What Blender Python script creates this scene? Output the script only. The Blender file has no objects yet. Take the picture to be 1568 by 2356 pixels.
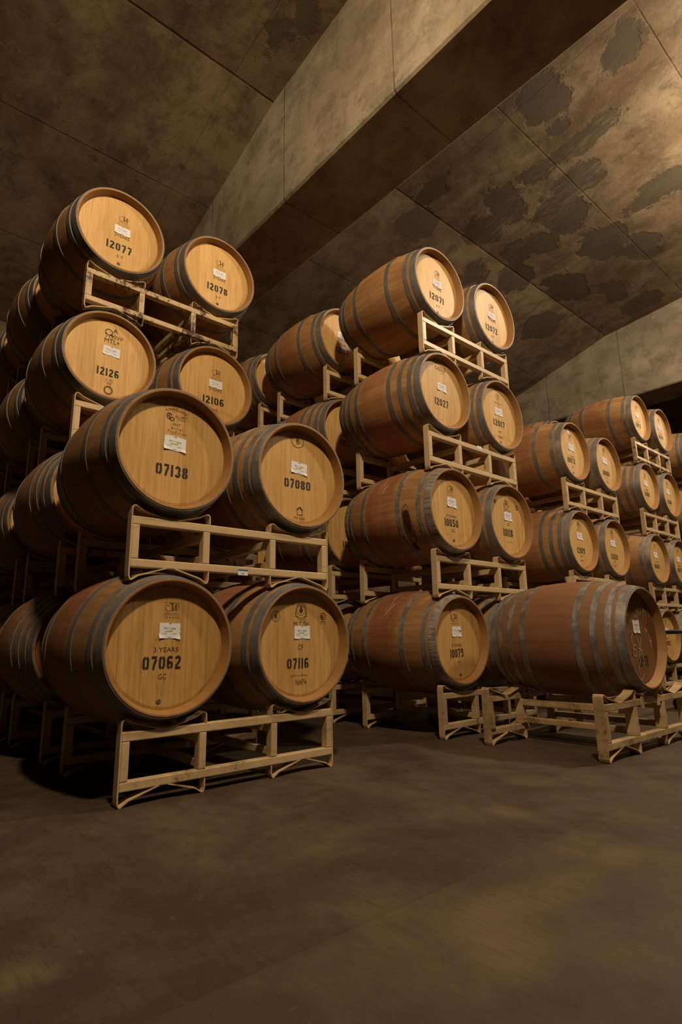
import bpy, bmesh, math, random
from mathutils import Vector, Matrix
random.seed(7)
S = bpy.context.scene
C = S.collection
PI = math.pi

# ---------------------------------------------------------------- camera
F_PX = 1324.8
cam_d = bpy.data.cameras.new('camera')
cam_d.sensor_fit = 'VERTICAL'; cam_d.sensor_height = 36.0; cam_d.sensor_width = 24.0
cam_d.lens = F_PX / 2356 * 36.0
cam_d.clip_start = 0.05; cam_d.clip_end = 100
cam = bpy.data.objects.new('camera', cam_d); C.objects.link(cam)
RT = Vector((0.75666646, -0.65360909, -0.01584377))
UP = Vector((-0.12914197, -0.17317242, 0.97638807))
FW = Vector((0.64091982, 0.73675401, 0.21544213))
m = Matrix((RT, UP, -FW)).transposed().to_4x4()
m.translation = Vector((-0.9207, -2.4361, 0.6335))
cam.matrix_world = m
S.camera = cam

# ---------------------------------------------------------------- world, lights, exposure
S.view_settings.view_transform = 'Standard'
S.view_settings.look = 'None'
S.view_settings.gamma = 1.0
S.view_settings.use_curve_mapping = False
S.view_settings.exposure = 0.0
w = bpy.data.worlds.new('world'); S.world = w; w.use_nodes = True
w.node_tree.nodes['Background'].inputs[0].default_value = (1.0, 0.75, 0.5, 1)
w.node_tree.nodes['Background'].inputs[1].default_value = 0.0
WARM = (1.0, 0.77, 0.53)

def spot(name, loc, target, power, angle=120, blend=0.6, size=0.25, col=WARM):
    d = bpy.data.lights.new(name, 'SPOT'); d.energy = power; d.color = col
    d.spot_size = math.radians(angle); d.spot_blend = blend; d.shadow_soft_size = size
    o = bpy.data.objects.new(name, d); C.objects.link(o); o.location = loc
    o.rotation_euler = (Vector(target) - Vector(loc)).to_track_quat('-Z', 'Y').to_euler()
    return o

def point(name, loc, power, size=0.25, col=WARM):
    d = bpy.data.lights.new(name, 'POINT'); d.energy = power; d.color = col; d.shadow_soft_size = size
    o = bpy.data.objects.new(name, d); C.objects.link(o); o.location = loc
    return o

spot('high_bay_lamp_near_bay', (-0.55, -2.9, 5.5), (0.9, 1.0, 2.7), 900, 120, 0.7, 0.17, (1.0, 0.745, 0.475))
point('high_bay_lamp_far_bay', (5.98, -2.6, 5.85), 760, 0.20, (1.0, 0.80, 0.58))
spot('added_lamp_third_bay', (13.4, -2.6, 5.5), (8.5, 0.6, 1.6), 380, 110, 0.7, 0.20)  # unseen lamp, added to light the stacks farthest right

# ---------------------------------------------------------------- material helpers
class NT:
    def __init__(s, name):
        s.m = bpy.data.materials.new(name); s.m.use_nodes = True
        s.t = s.m.node_tree; s.b = s.t.nodes['Principled BSDF']
    def n(s, typ, **kw):
        nd = s.t.nodes.new(typ)
        for k, v in kw.items(): setattr(nd, k, v)
        return nd
    def put(s, sock, v):
        if isinstance(v, bpy.types.NodeSocket): s.t.links.new(v, sock)
        elif isinstance(v, (tuple, list)) and len(v) == 3 and sock.type == 'RGBA': sock.default_value = (*v, 1)
        else: sock.default_value = v
    def math(s, op, a, b=0.0, c=0.0, clamp=False):
        nd = s.n('ShaderNodeMath', operation=op, use_clamp=clamp)
        s.put(nd.inputs[0], a); s.put(nd.inputs[1], b); s.put(nd.inputs[2], c)
        return nd.outputs[0]
    def mix(s, fac, a, b, mode='MIX'):
        nd = s.n('ShaderNodeMix', data_type='RGBA', blend_type=mode)
        s.put(nd.inputs[0], fac); s.put(nd.inputs[6], a); s.put(nd.inputs[7], b)
        return nd.outputs[2]
    def ramp(s, v, lo, hi, a=0.0, b=1.0):
        nd = s.n('ShaderNodeMapRange'); nd.interpolation_type = 'SMOOTHSTEP'
        s.put(nd.inputs[0], v); s.put(nd.inputs[1], lo); s.put(nd.inputs[2], hi); s.put(nd.inputs[3], a); s.put(nd.inputs[4], b)
        return nd.outputs[0]
    def noise(s, vec, scale, detail=4, rough=0.55, dist=0.0):
        nd = s.n('ShaderNodeTexNoise'); s.put(nd.inputs['Vector'], vec)
        s.put(nd.inputs['Scale'], scale); s.put(nd.inputs['Detail'], detail); s.put(nd.inputs['Roughness'], rough); s.put(nd.inputs['Distortion'], dist)
        return nd.outputs[0]
    def white(s, v):
        nd = s.n('ShaderNodeTexWhiteNoise', noise_dimensions='1D'); s.put(nd.inputs['W'], v); return nd.outputs[0]
    def obj(s): return s.n('ShaderNodeTexCoord').outputs['Object']
    def xyz(s, v):
        nd = s.n('ShaderNodeSeparateXYZ'); s.put(nd.inputs[0], v); return nd.outputs
    def vec(s, x, y, z):
        nd = s.n('ShaderNodeCombineXYZ'); s.put(nd.inputs[0], x); s.put(nd.inputs[1], y); s.put(nd.inputs[2], z); return nd.outputs[0]
    def scale(s, v, k):
        nd = s.n('ShaderNodeVectorMath', operation='MULTIPLY'); s.put(nd.inputs[0], v); nd.inputs[1].default_value = k; return nd.outputs[0]
    def add(s, v, wv):
        nd = s.n('ShaderNodeVectorMath', operation='ADD'); s.put(nd.inputs[0], v); s.put(nd.inputs[1], wv); return nd.outputs[0]
    def info(s):
        nd = s.n('ShaderNodeObjectInfo'); c = s.n('ShaderNodeSeparateColor'); s.t.links.new(nd.outputs['Color'], c.inputs[0])
        return nd.outputs['Random'], c.outputs[0], c.outputs[1], c.outputs[2], nd.outputs['Location']
    def bump(s, h, strength=0.3, dist=0.01):
        nd = s.n('ShaderNodeBump'); s.put(nd.inputs['Height'], h); nd.inputs['Strength'].default_value = strength; nd.inputs['Distance'].default_value = dist
        s.t.links.new(nd.outputs[0], s.b.inputs['Normal'])
    def out(s, col, rough=0.6, metal=0.0, spec=None):
        s.put(s.b.inputs['Base Color'], col); s.put(s.b.inputs['Roughness'], rough); s.put(s.b.inputs['Metallic'], metal)
        if spec is not None: s.put(s.b.inputs['Specular IOR Level'], spec)
        return s.m

def mat_staves():
    N = NT('oak_staves'); o = N.obj(); x, y, z = N.xyz(o)
    rnd, wine, age, tint, loc = N.info()
    ang = N.math('MULTIPLY', N.math('ARCTAN2', x, z), 27 / (2 * PI))
    cell = N.math('FLOOR', N.math('ADD', ang, 40.0))
    frac = N.math('FRACT', N.math('ADD', ang, 40.0))
    tone = N.white(N.math('ADD', cell, N.math('MULTIPLY', rnd, 977.0)))
    shift = N.scale(loc, (3.1, 2.3, 1.7))
    grain = N.noise(N.add(N.scale(o, (38, 2.2, 38)), shift), 1.0, 5, 0.6)
    blot = N.noise(N.add(N.scale(o, (5, 4, 5)), shift), 1.0, 4, 0.6)
    base = N.mix(tone, (0.37, 0.198, 0.074), (0.48, 0.278, 0.110))
    base = N.mix(N.ramp(grain, 0.35, 0.75, 0, 0.6), base, (0.24, 0.115, 0.042))
    across = N.noise(N.add(N.scale(o, (11, 60, 11)), shift), 1.0, 4, 0.7)
    base = N.mix(N.ramp(across, 0.58, 0.75, 0, 0.35), base, (0.21, 0.095, 0.034))
    base = N.mix(N.ramp(blot, 0.48, 0.74, 0, 0.55), base, (0.25, 0.115, 0.042))
    base = N.mix(N.math('MULTIPLY', age, 0.75), base, N.mix(grain, (0.205, 0.115, 0.061), (0.118, 0.063, 0.037)))
    # wine soaked belt between the bilge hoops, running down from the bung
    ay = N.math('ABSOLUTE', y)
    edge = N.noise(N.add(N.scale(o, (7, 9, 7)), shift), 1.0, 3, 0.6)
    belt = N.ramp(N.math('ADD', ay, N.math('MULTIPLY', edge, 0.10)), 0.15, 0.21, 1, 0)
    streak = N.ramp(N.noise(N.add(N.scale(o, (5, 11, 5)), shift), 1.0, 4, 0.65), 0.32, 0.62)
    wf = N.math('MULTIPLY', N.math('MULTIPLY', belt, N.math('MULTIPLY', wine, 0.8)), N.math('ADD', N.math('MULTIPLY', streak, 0.6), 0.3), clamp=True)
    base = N.mix(wf, base, N.mix(grain, (0.30, 0.075, 0.05), (0.17, 0.035, 0.028)))
    spots = N.ramp(N.noise(N.add(N.scale(o, (9, 13, 9)), shift), 1.0, 5, 0.7), 0.66, 0.74)
    base = N.mix(N.math('MULTIPLY', spots, N.math('ADD', N.math('MULTIPLY', age, 0.6), 0.22)), base, (0.05, 0.024, 0.014))
    seam = N.math('MINIMUM', frac, N.math('SUBTRACT', 1.0, frac))
    sf = N.ramp(seam, 0.0, 0.028, 1, 0)
    base = N.mix(N.math('MULTIPLY', sf, 0.26), base, (0.09, 0.04, 0.017))
    rr = N.math('SQRT', N.math('ADD', N.math('MULTIPLY', x, x), N.math('MULTIPLY', z, z)))
    inner = N.ramp(rr, 0.2805, 0.2835, 1, 0)
    base = N.mix(inner, base, N.mix(grain, (0.37, 0.205, 0.070), (0.25, 0.125, 0.04)))
    N.bump(N.math('SUBTRACT', N.math('MULTIPLY', grain, 0.3), N.math('MULTIPLY', sf, 0.4)), 0.2, 0.003)
    return N.out(base, 0.55, 0, 0.35)

def mat_head():
    N = NT('oak_head'); o = N.obj(); x, y, z = N.xyz(o)
    rnd, wine, age, tint, loc = N.info()
    u = N.math('ADD', N.math('MULTIPLY', x, 10.0), N.math('MULTIPLY', rnd, 7.0))
    u = N.math('ADD', u, 20.0)
    cell = N.math('FLOOR', u); frac = N.math('FRACT', u)
    tone = N.white(N.math('ADD', cell, N.math('MULTIPLY', rnd, 313.0)))
    shift = N.scale(loc, (3.1, 2.3, 1.7))
    grain = N.noise(N.add(N.scale(o, (70, 1, 4.5)), shift), 1.0, 6, 0.62)
    fig = N.noise(N.add(N.scale(o, (9, 1, 3)), shift), 1.0, 4, 0.6, 0.6)
    base = N.mix(tone, (0.60, 0.385, 0.140), (0.72, 0.480, 0.190))
    base = N.mix(N.ramp(grain, 0.40, 0.72, 0, 0.55), base, (0.44, 0.245, 0.085))
    base = N.mix(N.ramp(fig, 0.5, 0.75, 0, 0.35), base, (0.47, 0.235, 0.07))
    old = N.mix(N.ramp(grain, 0.3, 0.7), (0.42, 0.222, 0.050), (0.28, 0.135, 0.028))
    base = N.mix(N.math('MULTIPLY', age, 0.85), base, old)
    base = N.mix(N.ramp(wine, 1.4, 1.6, 0, 0.85), base, N.mix(grain, (0.24, 0.115, 0.045), (0.11, 0.05, 0.022)))  # overdriven value paints shade into the colour of a stained head
    mould = N.ramp(N.noise(N.add(N.scale(o, (60, 1, 16)), shift), 1.0, 5, 0.7), 0.58, 0.72)
    mz = N.ramp(N.noise(N.add(N.scale(o, (6, 1, 2.2)), shift), 1.0, 3, 0.6), 0.40, 0.58)
    base = N.mix(N.math('MULTIPLY', N.math('MULTIPLY', mould, mz), N.math('MULTIPLY', age, 1.0)), base, (0.085, 0.055, 0.025))
    flk = N.ramp(N.noise(N.add(N.scale(o, (120, 1, 22)), shift), 1.0, 3, 0.7), 0.62, 0.72)
    base = N.mix(N.math('MULTIPLY', flk, 0.30), base, (0.30, 0.15, 0.05))
    # wavy water marks left by drips near the bottom
    wz = N.math('ADD', z, N.math('MULTIPLY', N.noise(N.add(N.scale(o, (16, 1, 3)), shift), 1.0, 2, 0.5), 0.10))
    d = N.math('ABSOLUTE', N.math('ADD', wz, 0.13))
    wl = N.math('MULTIPLY', N.ramp(d, 0.0, 0.020, 0.30, 0), N.math('MULTIPLY', N.ramp(rnd, 0.55, 0.7), N.ramp(N.noise(N.add(N.scale(o, (7, 1, 7)), shift), 1.0, 2, 0.5), 0.45, 0.6)))
    base = N.mix(wl, base, (0.30, 0.13, 0.03))
    seam = N.math('MINIMUM', frac, N.math('SUBTRACT', 1.0, frac))
    sf = N.ramp(seam, 0.0, 0.018, 1, 0)
    base = N.mix(N.math('MULTIPLY', sf, N.math('ADD', 0.22, N.math('MULTIPLY', age, 0.4))), base, (0.12, 0.05, 0.015))
    N.bump(N.math('SUBTRACT', N.math('MULTIPLY', grain, 0.4), sf), 0.15, 0.002)
    return N.out(base, 0.5, 0, 0.3)

def mat_hoop():
    N = NT('galvanised_hoop'); o = N.obj(); x, y, z = N.xyz(o)
    rnd, rust, bright, tint, loc = N.info()
    shift = N.scale(loc, (3.1, 2.3, 1.7))
    n1 = N.noise(N.add(N.scale(o, (9, 14, 9)), shift), 1.0, 5, 0.65)
    ang = N.math('ARCTAN2', x, z)
    rib = N.noise(N.add(N.vec(N.math('MULTIPLY', ang, 26.0), N.math('MULTIPLY', y, 5.0), 0.0), shift), 1.0, 3, 0.7)
    base = N.mix(n1, (0.10, 0.103, 0.108), (0.23, 0.23, 0.228))
    wear = N.mix(N.ramp(rib, 0.40, 0.56), (0.16, 0.15, 0.14), (0.44, 0.42, 0.39))
    pale = N.mix(N.ramp(n1, 0.42, 0.62), (0.16, 0.158, 0.15), (0.34, 0.33, 0.31))
    base = N.mix(N.math('MULTIPLY', bright, 0.8), base, N.mix(tint, pale, wear))
    rf = N.math('MULTIPLY', N.ramp(N.noise(N.add(N.scale(o, (14, 20, 14)), shift), 1.0, 5, 0.7), 0.45, 0.65), rust)
    base = N.mix(rf, base, (0.13, 0.065, 0.032))
    N.bump(rib, 0.15, 0.002)
    return N.out(base, N.ramp(n1, 0.3, 0.7, 0.4, 0.6), 0.3, 0.5)

def mat_rack():
    N = NT('cream_rack_paint'); o = N.n('ShaderNodeTexCoord').outputs['Object']
    rnd, rust, dirt, tint, loc = N.info()
    shift = N.scale(loc, (3.1, 2.3, 1.7))
    n1 = N.noise(N.add(N.scale(o, (6, 6, 6)), shift), 1.0, 5, 0.6)
    n2 = N.noise(N.add(N.scale(o, (34, 34, 22)), shift), 1.0, 5, 0.7)
    base = N.mix(n1, (0.56, 0.42, 0.235), (0.66, 0.51, 0.30))
    base = N.mix(N.math('MULTIPLY', dirt, N.ramp(n1, 0.35, 0.65, 0.15, 0.85)), base, (0.30, 0.20, 0.09))
    grime = N.ramp(N.noise(N.add(N.scale(o, (9, 9, 30)), shift), 1.0, 6, 0.75), 0.50, 0.68)
    base = N.mix(N.math('MULTIPLY', grime, N.math('ADD', 0.12, N.math('MULTIPLY', dirt, 0.5))), base, (0.16, 0.095, 0.045))
    chips = N.ramp(N.math('ADD', N.math('MULTIPLY', n1, 0.5), N.math('MULTIPLY', n2, 0.5)), N.math('SUBTRACT', 0.63, N.math('MULTIPLY', rust, 0.17)), N.math('SUBTRACT', 0.69, N.math('MULTIPLY', rust, 0.13)))
    base = N.mix(N.math('MULTIPLY', chips, N.math('ADD', 0.25, rust), clamp=True), base, N.mix(n2, (0.10, 0.05, 0.025), (0.04, 0.025, 0.018)))
    N.bump(chips, -0.1, 0.002)
    return N.out(base, 0.42, 0, 0.5)

def mat_concrete(name, ca, cb, dark, seams=None, patches=None, spotty=0.5, rough=0.85):
    N = NT(name); o = N.obj(); x, y, z = N.xyz(o)
    big = N.noise(N.scale(o, (1.1, 0.8, 1.1)), 1.0, 6, 0.65, 0.5)
    mid = N.noise(N.scale(o, (3.6, 3.2, 3.6)), 1.0, 8, 0.72, 0.3)
    fine = N.noise(N.scale(o, (42, 42, 42)), 1.0, 4, 0.7)
    pit = N.noise(N.scale(o, (13, 13, 13)), 1.0, 6, 0.8)
    base = N.mix(N.ramp(big, 0.34, 0.66), ca, cb)
    base = N.mix(N.ramp(mid, 0.40, 0.68, 0, 0.75 * spotty + 0.15), base, dark)
    base = N.mix(N.ramp(N.math('ADD', N.math('MULTIPLY', pit, 0.7), N.math('MULTIPLY', mid, 0.3)), 0.54, 0.66, 0, 1.1 * spotty), base, dark)
    lite = N.ramp(N.noise(N.scale(o, (7, 6, 7)), 1.0, 7, 0.75), 0.56, 0.74, 0, 0.45)
    base = N.mix(lite, base, tuple(min(1, k * 1.35) for k in cb))
    base = N.mix(N.math('MULTIPLY', N.math('SUBTRACT', fine, 0.35), 0.5, clamp=True), base, dark)
    h = N.math('ADD', N.math('MULTIPLY', fine, 0.25), N.math('MULTIPLY', pit, -0.5))
    if patches:
        dmin = None
        wob = N.math('MULTIPLY', N.math('SUBTRACT', N.noise(N.scale(o, (3.2, 2.6, 1)), 1.0, 5, 0.65), 0.5), 0.55)
        for (px, py, rx, ry) in patches:
            dx = N.math('DIVIDE', N.math('SUBTRACT', x, px), rx); dy = N.math('DIVIDE', N.math('SUBTRACT', y, py), ry)
            d = N.math('SUBTRACT', N.math('SQRT', N.math('ADD', N.math('MULTIPLY', dx, dx), N.math('MULTIPLY', dy, dy))), 1.0)
            d = N.math('MULTIPLY', d, min(rx, ry))
            dmin = d if dmin is None else N.math('MINIMUM', dmin, d)
        pf = N.ramp(N.math('ADD', dmin, wob), -0.02, 0.035, 1, 0)
        st = N.noise(N.scale(o, (30, 1.1, 30)), 1.0, 4, 0.7)
        keep = N.ramp(st, 0.36, 0.52)
        zone = N.ramp(N.math('ABSOLUTE', N.math('SUBTRACT', N.math('SUBTRACT', x, 5.35), N.math('MULTIPLY', N.math('SUBTRACT', y, 0.3), 0.25))), 0.25, 0.6, 1, 0)
        pf = N.math('MULTIPLY', pf, N.math('SUBTRACT', 1.0, N.math('MULTIPLY', zone, N.math('SUBTRACT', 1.0, keep))))
        base = N.mix(N.math('MULTIPLY', pf, 0.86), base, N.mix(mid, (0.115, 0.092, 0.062), (0.062, 0.050, 0.034)))
        sl = N.math('MULTIPLY', N.ramp(st, 0.6, 0.75), N.math('MULTIPLY', zone, 0.35))
        base = N.mix(sl, base, dark)
        h = N.math('ADD', h, N.math('MULTIPLY', pf, -0.6))
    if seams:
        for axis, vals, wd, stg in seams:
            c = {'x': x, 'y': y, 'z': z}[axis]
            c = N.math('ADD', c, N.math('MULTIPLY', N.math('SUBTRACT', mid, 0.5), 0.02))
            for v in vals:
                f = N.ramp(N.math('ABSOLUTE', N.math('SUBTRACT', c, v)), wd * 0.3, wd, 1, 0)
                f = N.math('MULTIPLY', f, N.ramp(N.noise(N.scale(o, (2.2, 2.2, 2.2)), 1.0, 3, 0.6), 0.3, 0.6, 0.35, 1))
                base = N.mix(N.math('MULTIPLY', f, 0.85 * stg), base, (0.03, 0.02, 0.012)); f = N.math('MULTIPLY', f, stg)  # joint line: dirt, plus groove shade painted into the colour
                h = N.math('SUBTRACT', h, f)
    N.bump(h, 0.45, 0.012)
    return N.out(base, rough, 0, 0.25)

def mat_floor():
    N = NT('brushed_concrete_floor'); o = N.obj(); x, y, z = N.xyz(o)
    big = N.noise(N.scale(o, (1.5, 1.4, 1)), 1.0, 7, 0.68, 0.3)
    mid = N.noise(N.scale(o, (7, 5, 1)), 1.0, 8, 0.74)
    broom = N.noise(N.scale(o, (120, 6, 1)), 1.0, 5, 0.75)
    fine = N.noise(N.scale(o, (110, 90, 1)), 1.0, 4, 0.75)
    base = N.mix(N.ramp(big, 0.36, 0.64), (0.050, 0.034, 0.0205), (0.098, 0.068, 0.041))
    base = N.mix(N.ramp(mid, 0.42, 0.70, 0, 0.75), base, (0.046, 0.032, 0.021))
    base = N.mix(N.ramp(broom, 0.48, 0.70, 0, 0.5), base, (0.035, 0.024, 0.015))
    base = N.mix(N.ramp(fine, 0.56, 0.72, 0, 0.45), base, (0.030, 0.020, 0.013))
    base = N.mix(N.ramp(N.noise(N.scale(o, (15, 11, 1)), 1.0, 6, 0.8), 0.60, 0.74, 0, 0.35), base, (0.19, 0.135, 0.085))
    spk = N.noise(N.scale(o, (34, 26, 1)), 1.0, 5, 0.8)
    base = N.mix(N.ramp(spk, 0.60, 0.68, 0, 0.55), base, (0.026, 0.018, 0.012))
    base = N.mix(N.ramp(spk, 0.40, 0.33, 0, 0.30), base, (0.16, 0.115, 0.072))
    # worn pale scuffs
    wn = N.math('MULTIPLY', N.math('SUBTRACT', N.noise(N.scale(o, (6, 5, 1)), 1.0, 5, 0.7), 0.5), 0.5)
    dm = None
    for (px, py, rx, ry) in ((0.37, -1.50, 0.17, 0.05), (0.56, -1.55, 0.13, 0.05), (0.24, -1.62, 0.12, 0.08), (-0.55, -1.05, 0.06, 0.05), (0.9, -1.55, 0.07, 0.04), (1.05, -1.1, 0.05, 0.08)):
        dx = N.math('DIVIDE', N.math('SUBTRACT', x, px), rx); dy = N.math('DIVIDE', N.math('SUBTRACT', y, py), ry)
        d = N.math('SUBTRACT', N.math('SQRT', N.math('ADD', N.math('MULTIPLY', dx, dx), N.math('MULTIPLY', dy, dy))), 1.0)
        dm = d if dm is None else N.math('MINIMUM', dm, d)
    pf = N.math('MULTIPLY', N.ramp(N.math('ADD', dm, N.math('MULTIPLY', wn, 4.0)), -0.6, 0.9, 1, 0), N.ramp(broom, 0.3, 0.6))
    base = N.mix(N.math('MULTIPLY', pf, 0.30), base, (0.22, 0.16, 0.10))
    slab = N.ramp(N.math('ADD', y, N.math('MULTIPLY', N.math('SUBTRACT', mid, 0.5), 0.03)), -1.345, -1.335, 1, 0)
    base = N.mix(N.math('MULTIPLY', slab, 0.07), base, (0.22, 0.15, 0.09))
    sm = N.ramp(N.math('ABSOLUTE', N.math('ADD', y, 1.34)), 0.0, 0.006, 0.3, 0)
    base = N.mix(sm, base, (0.03, 0.02, 0.014))
    N.bump(N.math('ADD', N.math('MULTIPLY', broom, 0.6), N.math('MULTIPLY', fine, 0.4)), 0.25, 0.004)
    return N.out(base, N.ramp(big, 0.3, 0.7, 0.5, 0.68), 0, 0.35)

def mat_plain(name, col, rough=0.6, metal=0.0, spec=0.4, var=0.25, sc=40):
    N = NT(name); o = N.obj()
    n = N.noise(o, sc, 4, 0.6)
    c = N.mix(N.math('MULTIPLY', n, var), col, tuple(k * 0.45 for k in col))
    return N.out(c, rough, metal, spec)

M = dict(
    staves=mat_staves(), head=mat_head(), hoop=mat_hoop(), rack=mat_rack(),
    floor=mat_floor(),
    ceil_l=mat_concrete('ceiling_concrete', (0.165, 0.112, 0.060), (0.30, 0.230, 0.140), (0.070, 0.049, 0.029),
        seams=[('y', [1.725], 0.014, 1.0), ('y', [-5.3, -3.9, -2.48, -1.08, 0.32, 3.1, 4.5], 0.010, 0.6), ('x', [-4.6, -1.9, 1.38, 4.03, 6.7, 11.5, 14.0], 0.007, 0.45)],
        patches=[(4.14, -0.02, .30, .26), (4.63, 0.0, .14, .14), (4.30, -0.84, .26, .22), (4.06, 1.50, .16, .30), (4.29, 1.95, .28, .24), (5.2, 1.5, .34, .26), (5.96, 1.47, .28, .22), (5.76, 2.07, .26, .2), (6.42, 1.81, .34, .26), (5.0, -0.05, .16, .42), (5.5, 0.25, .24, .36), (5.83, 0.67, .45, .30), (6.92, 0.59, .42, .34), (6.56, -0.29, .2, .42), (7.52, 0.27, .32, .24), (7.36, 1.44, .50, .28), (5.01, 0.51, .18, .24), (5.06, 1.05, .42, .22), (1.52, 1.2, .10, .30), (1.6, 0.85, .10, .16), (6.1, 1.15, .3, .2), (8.2, 1.0, .4, .2), (8.9, 0.9, .3, .3), (7.9, 2.2, .4, .3)], spotty=0.62),
    beam=mat_concrete('beam_concrete', (0.29, 0.24, 0.165), (0.43, 0.365, 0.26), (0.14, 0.108, 0.07), seams=[('y', [-4.4, -2.93, -1.44, 0.04, 1.53, 3.0, 4.5], 0.012, 0.6)], spotty=0.6),
    wall=mat_concrete('wall_concrete', (0.20, 0.145, 0.09), (0.28, 0.21, 0.13), (0.10, 0.07, 0.042), spotty=0.5),
    ink=mat_plain('stencil_ink', (0.022, 0.017, 0.013), 0.7),
    brand=mat_plain('burnt_brand', (0.10, 0.045, 0.018), 0.75),
    paper=mat_plain('label_paper', (0.76, 0.78, 0.84), 0.7, var=0.12),
    print=mat_plain('label_print', (0.10, 0.09, 0.09), 0.7),
    yellow=mat_plain('highlighter', (0.62, 0.62, 0.10), 0.7),
    red=mat_plain('red_dot', (0.55, 0.05, 0.02), 0.7),
    blue=mat_plain('blue_print', (0.03, 0.07, 0.22), 0.6),
    stain2=mat_plain('damp_stain', (0.19, 0.085, 0.036), 0.5, var=.8, sc=22),
    stain=mat_plain('leak_stain', (0.055, 0.022, 0.012), 0.5, var=.6, sc=30),
    chalk=mat_plain('chalk', (0.66, 0.58, 0.50), 0.9, var=.8, sc=90),
    rubber=mat_plain('grey_bung', (0.10, 0.095, 0.09), 0.55),
    silicone=mat_plain('silicone_bung', (0.66, 0.54, 0.34), 0.45),
    black=mat_plain('black_steel', (0.012, 0.012, 0.013), 0.35, 0.0, 0.5),
    chrome=mat_plain('bright_steel', (0.65, 0.63, 0.6), 0.25, 0.9),
)

# ---------------------------------------------------------------- mesh helpers
def mesh_obj(name, me, parent=None, loc=(0, 0, 0), mat=None):
    o = bpy.data.objects.new(name, me); C.objects.link(o); o.location = loc
    if parent: o.parent = parent
    if mat and not me.materials: me.materials.append(mat)
    return o

def bm_mesh(bm, name, mat, smooth=False):
    bmesh.ops.recalc_face_normals(bm, faces=bm.faces[:])
    me = bpy.data.meshes.new(name); bm.to_mesh(me); bm.free()
    if smooth: me.polygons.foreach_set('use_smooth', [True] * len(me.polygons))
    me.materials.append(mat)
    return me

def empty(name, loc, label, cat, group=None, rz=0.0):
    o = bpy.data.objects.new(name, None); C.objects.link(o); o.location = loc; o.rotation_euler = (0, 0, rz)
    o.empty_display_size = 0.1
    o['label'] = label; o['category'] = cat
    if group: o['group'] = group
    return o

def box(bm, x0, x1, y0, y1, z0, z1, bev=0.0):
    r = bmesh.ops.create_cube(bm, size=1.0)
    for v in r['verts']:
        v.co = Vector((x0 + (v.co.x + .5) * (x1 - x0), y0 + (v.co.y + .5) * (y1 - y0), z0 + (v.co.z + .5) * (z1 - z0)))
    if bev:
        es = list({e for v in r['verts'] for e in v.link_edges})
        bmesh.ops.bevel(bm, geom=es, offset=bev, segments=2, affect='EDGES', profile=0.5)

def lathe_y(prof, seg=72, closed=False):
    """profile of (radius, y) spun about the Y axis"""
    bm = bmesh.new(); rings = []
    for r, y in prof:
        if r < 1e-6: rings.append([bm.verts.new((0, y, 0))]); continue
        rings.append([bm.verts.new((r * math.sin(2 * PI * k / seg), y, r * math.cos(2 * PI * k / seg))) for k in range(seg)])
    pairs = list(zip(rings[:-1], rings[1:]))
    if closed: pairs.append((rings[-1], rings[0]))
    for a, b in pairs:
        if len(a) == 1 and len(b) == 1: continue
        for k in range(seg):
            k2 = (k + 1) % seg
            if len(a) == 1: bm.faces.new((a[0], b[k2], b[k]))
            elif len(b) == 1: bm.faces.new((a[k], a[k2], b[0]))
            else: bm.faces.new((a[k], a[k2], b[k2], b[k]))
    return bm

def smooth_by_angle(me, deg=35):
    me.polygons.foreach_set('use_smooth', [True] * len(me.polygons))
    bm = bmesh.new(); bm.from_mesh(me)
    for e in bm.edges:
        if len(e.link_faces) == 2 and e.calc_face_angle(0) > math.radians(deg): e.smooth = False
    bm.to_mesh(me); bm.free()

# ---------------------------------------------------------------- the setting
HB = 4.8                       # beam underside
YC = 1.725                     # ceiling crease
def ceil_z(y):
    return 6.13 - 0.106 * (y - 1.72) if y <= YC else 6.13 - 0.286 * (y - 1.72)
X0, X1, Y0, Y1 = -14.0, 26.0, -18.0, 5.9

def struct(name, me, loc=(0, 0, 0)):
    o = mesh_obj(name, me, None, loc); o['kind'] = 'structure'; return o

bm = bmesh.new(); box(bm, X0 - .2, X1 + .2, Y0 - .2, Y1 + .2, -0.2, 0.0)
struct('floor', bm_mesh(bm, 'floor', M['floor']))

def prism_x(name, pts, x0, x1, mat):
    bm = bmesh.new()
    a = [bm.verts.new((x0, y, z)) for y, z in pts]; b = [bm.verts.new((x1, y, z)) for y, z in pts]
    bm.faces.new(a); bm.faces.new(b)
    for k in range(len(pts)):
        j = (k + 1) % len(pts); bm.faces.new((a[k], a[j], b[j], b[k]))
    return bm_mesh(bm, name, mat)
cp = [(Y0, ceil_z(Y0)), (YC, ceil_z(YC)), (Y1, ceil_z(Y1)), (Y1, 8.8), (Y0, 8.8)]
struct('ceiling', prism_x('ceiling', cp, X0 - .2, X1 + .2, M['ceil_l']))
def beam(name, x0, x1):
    e = 0.03
    pts = [(Y0, HB + e), (Y1, HB + e), (Y1, ceil_z(Y1) + .1), (YC, ceil_z(YC) + .1), (Y0, ceil_z(Y0) + .1)]
    bm = bmesh.new()
    # chamfered lower arrises
    sec = lambda y, zt: [(x0, y, zt), (x0, y, HB + .02), (x0 + .02, y, HB), (x1 - .02, y, HB), (x1, y, HB + .02), (x1, y, zt)]
    rows = [[bm.verts.new(p) for p in sec(y, ceil_z(y) + .1)] for y in (Y0, YC, Y1)]
    for r0, r1 in zip(rows[:-1], rows[1:]):
        for k in range(6): bm.faces.new((r0[k], r0[(k + 1) % 6], r1[(k + 1) % 6], r1[k]))
    bm.faces.new(rows[0]); bm.faces.new(rows[-1])
    struct(name, bm_mesh(bm, name, M['beam']))
beam('trim_1', 1.854, 2.596)
beam('trim_2', 9.37, 10.11)
beam('trim_3', -5.66, -4.92)
beam('trim_4', 16.886, 17.626)
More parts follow.
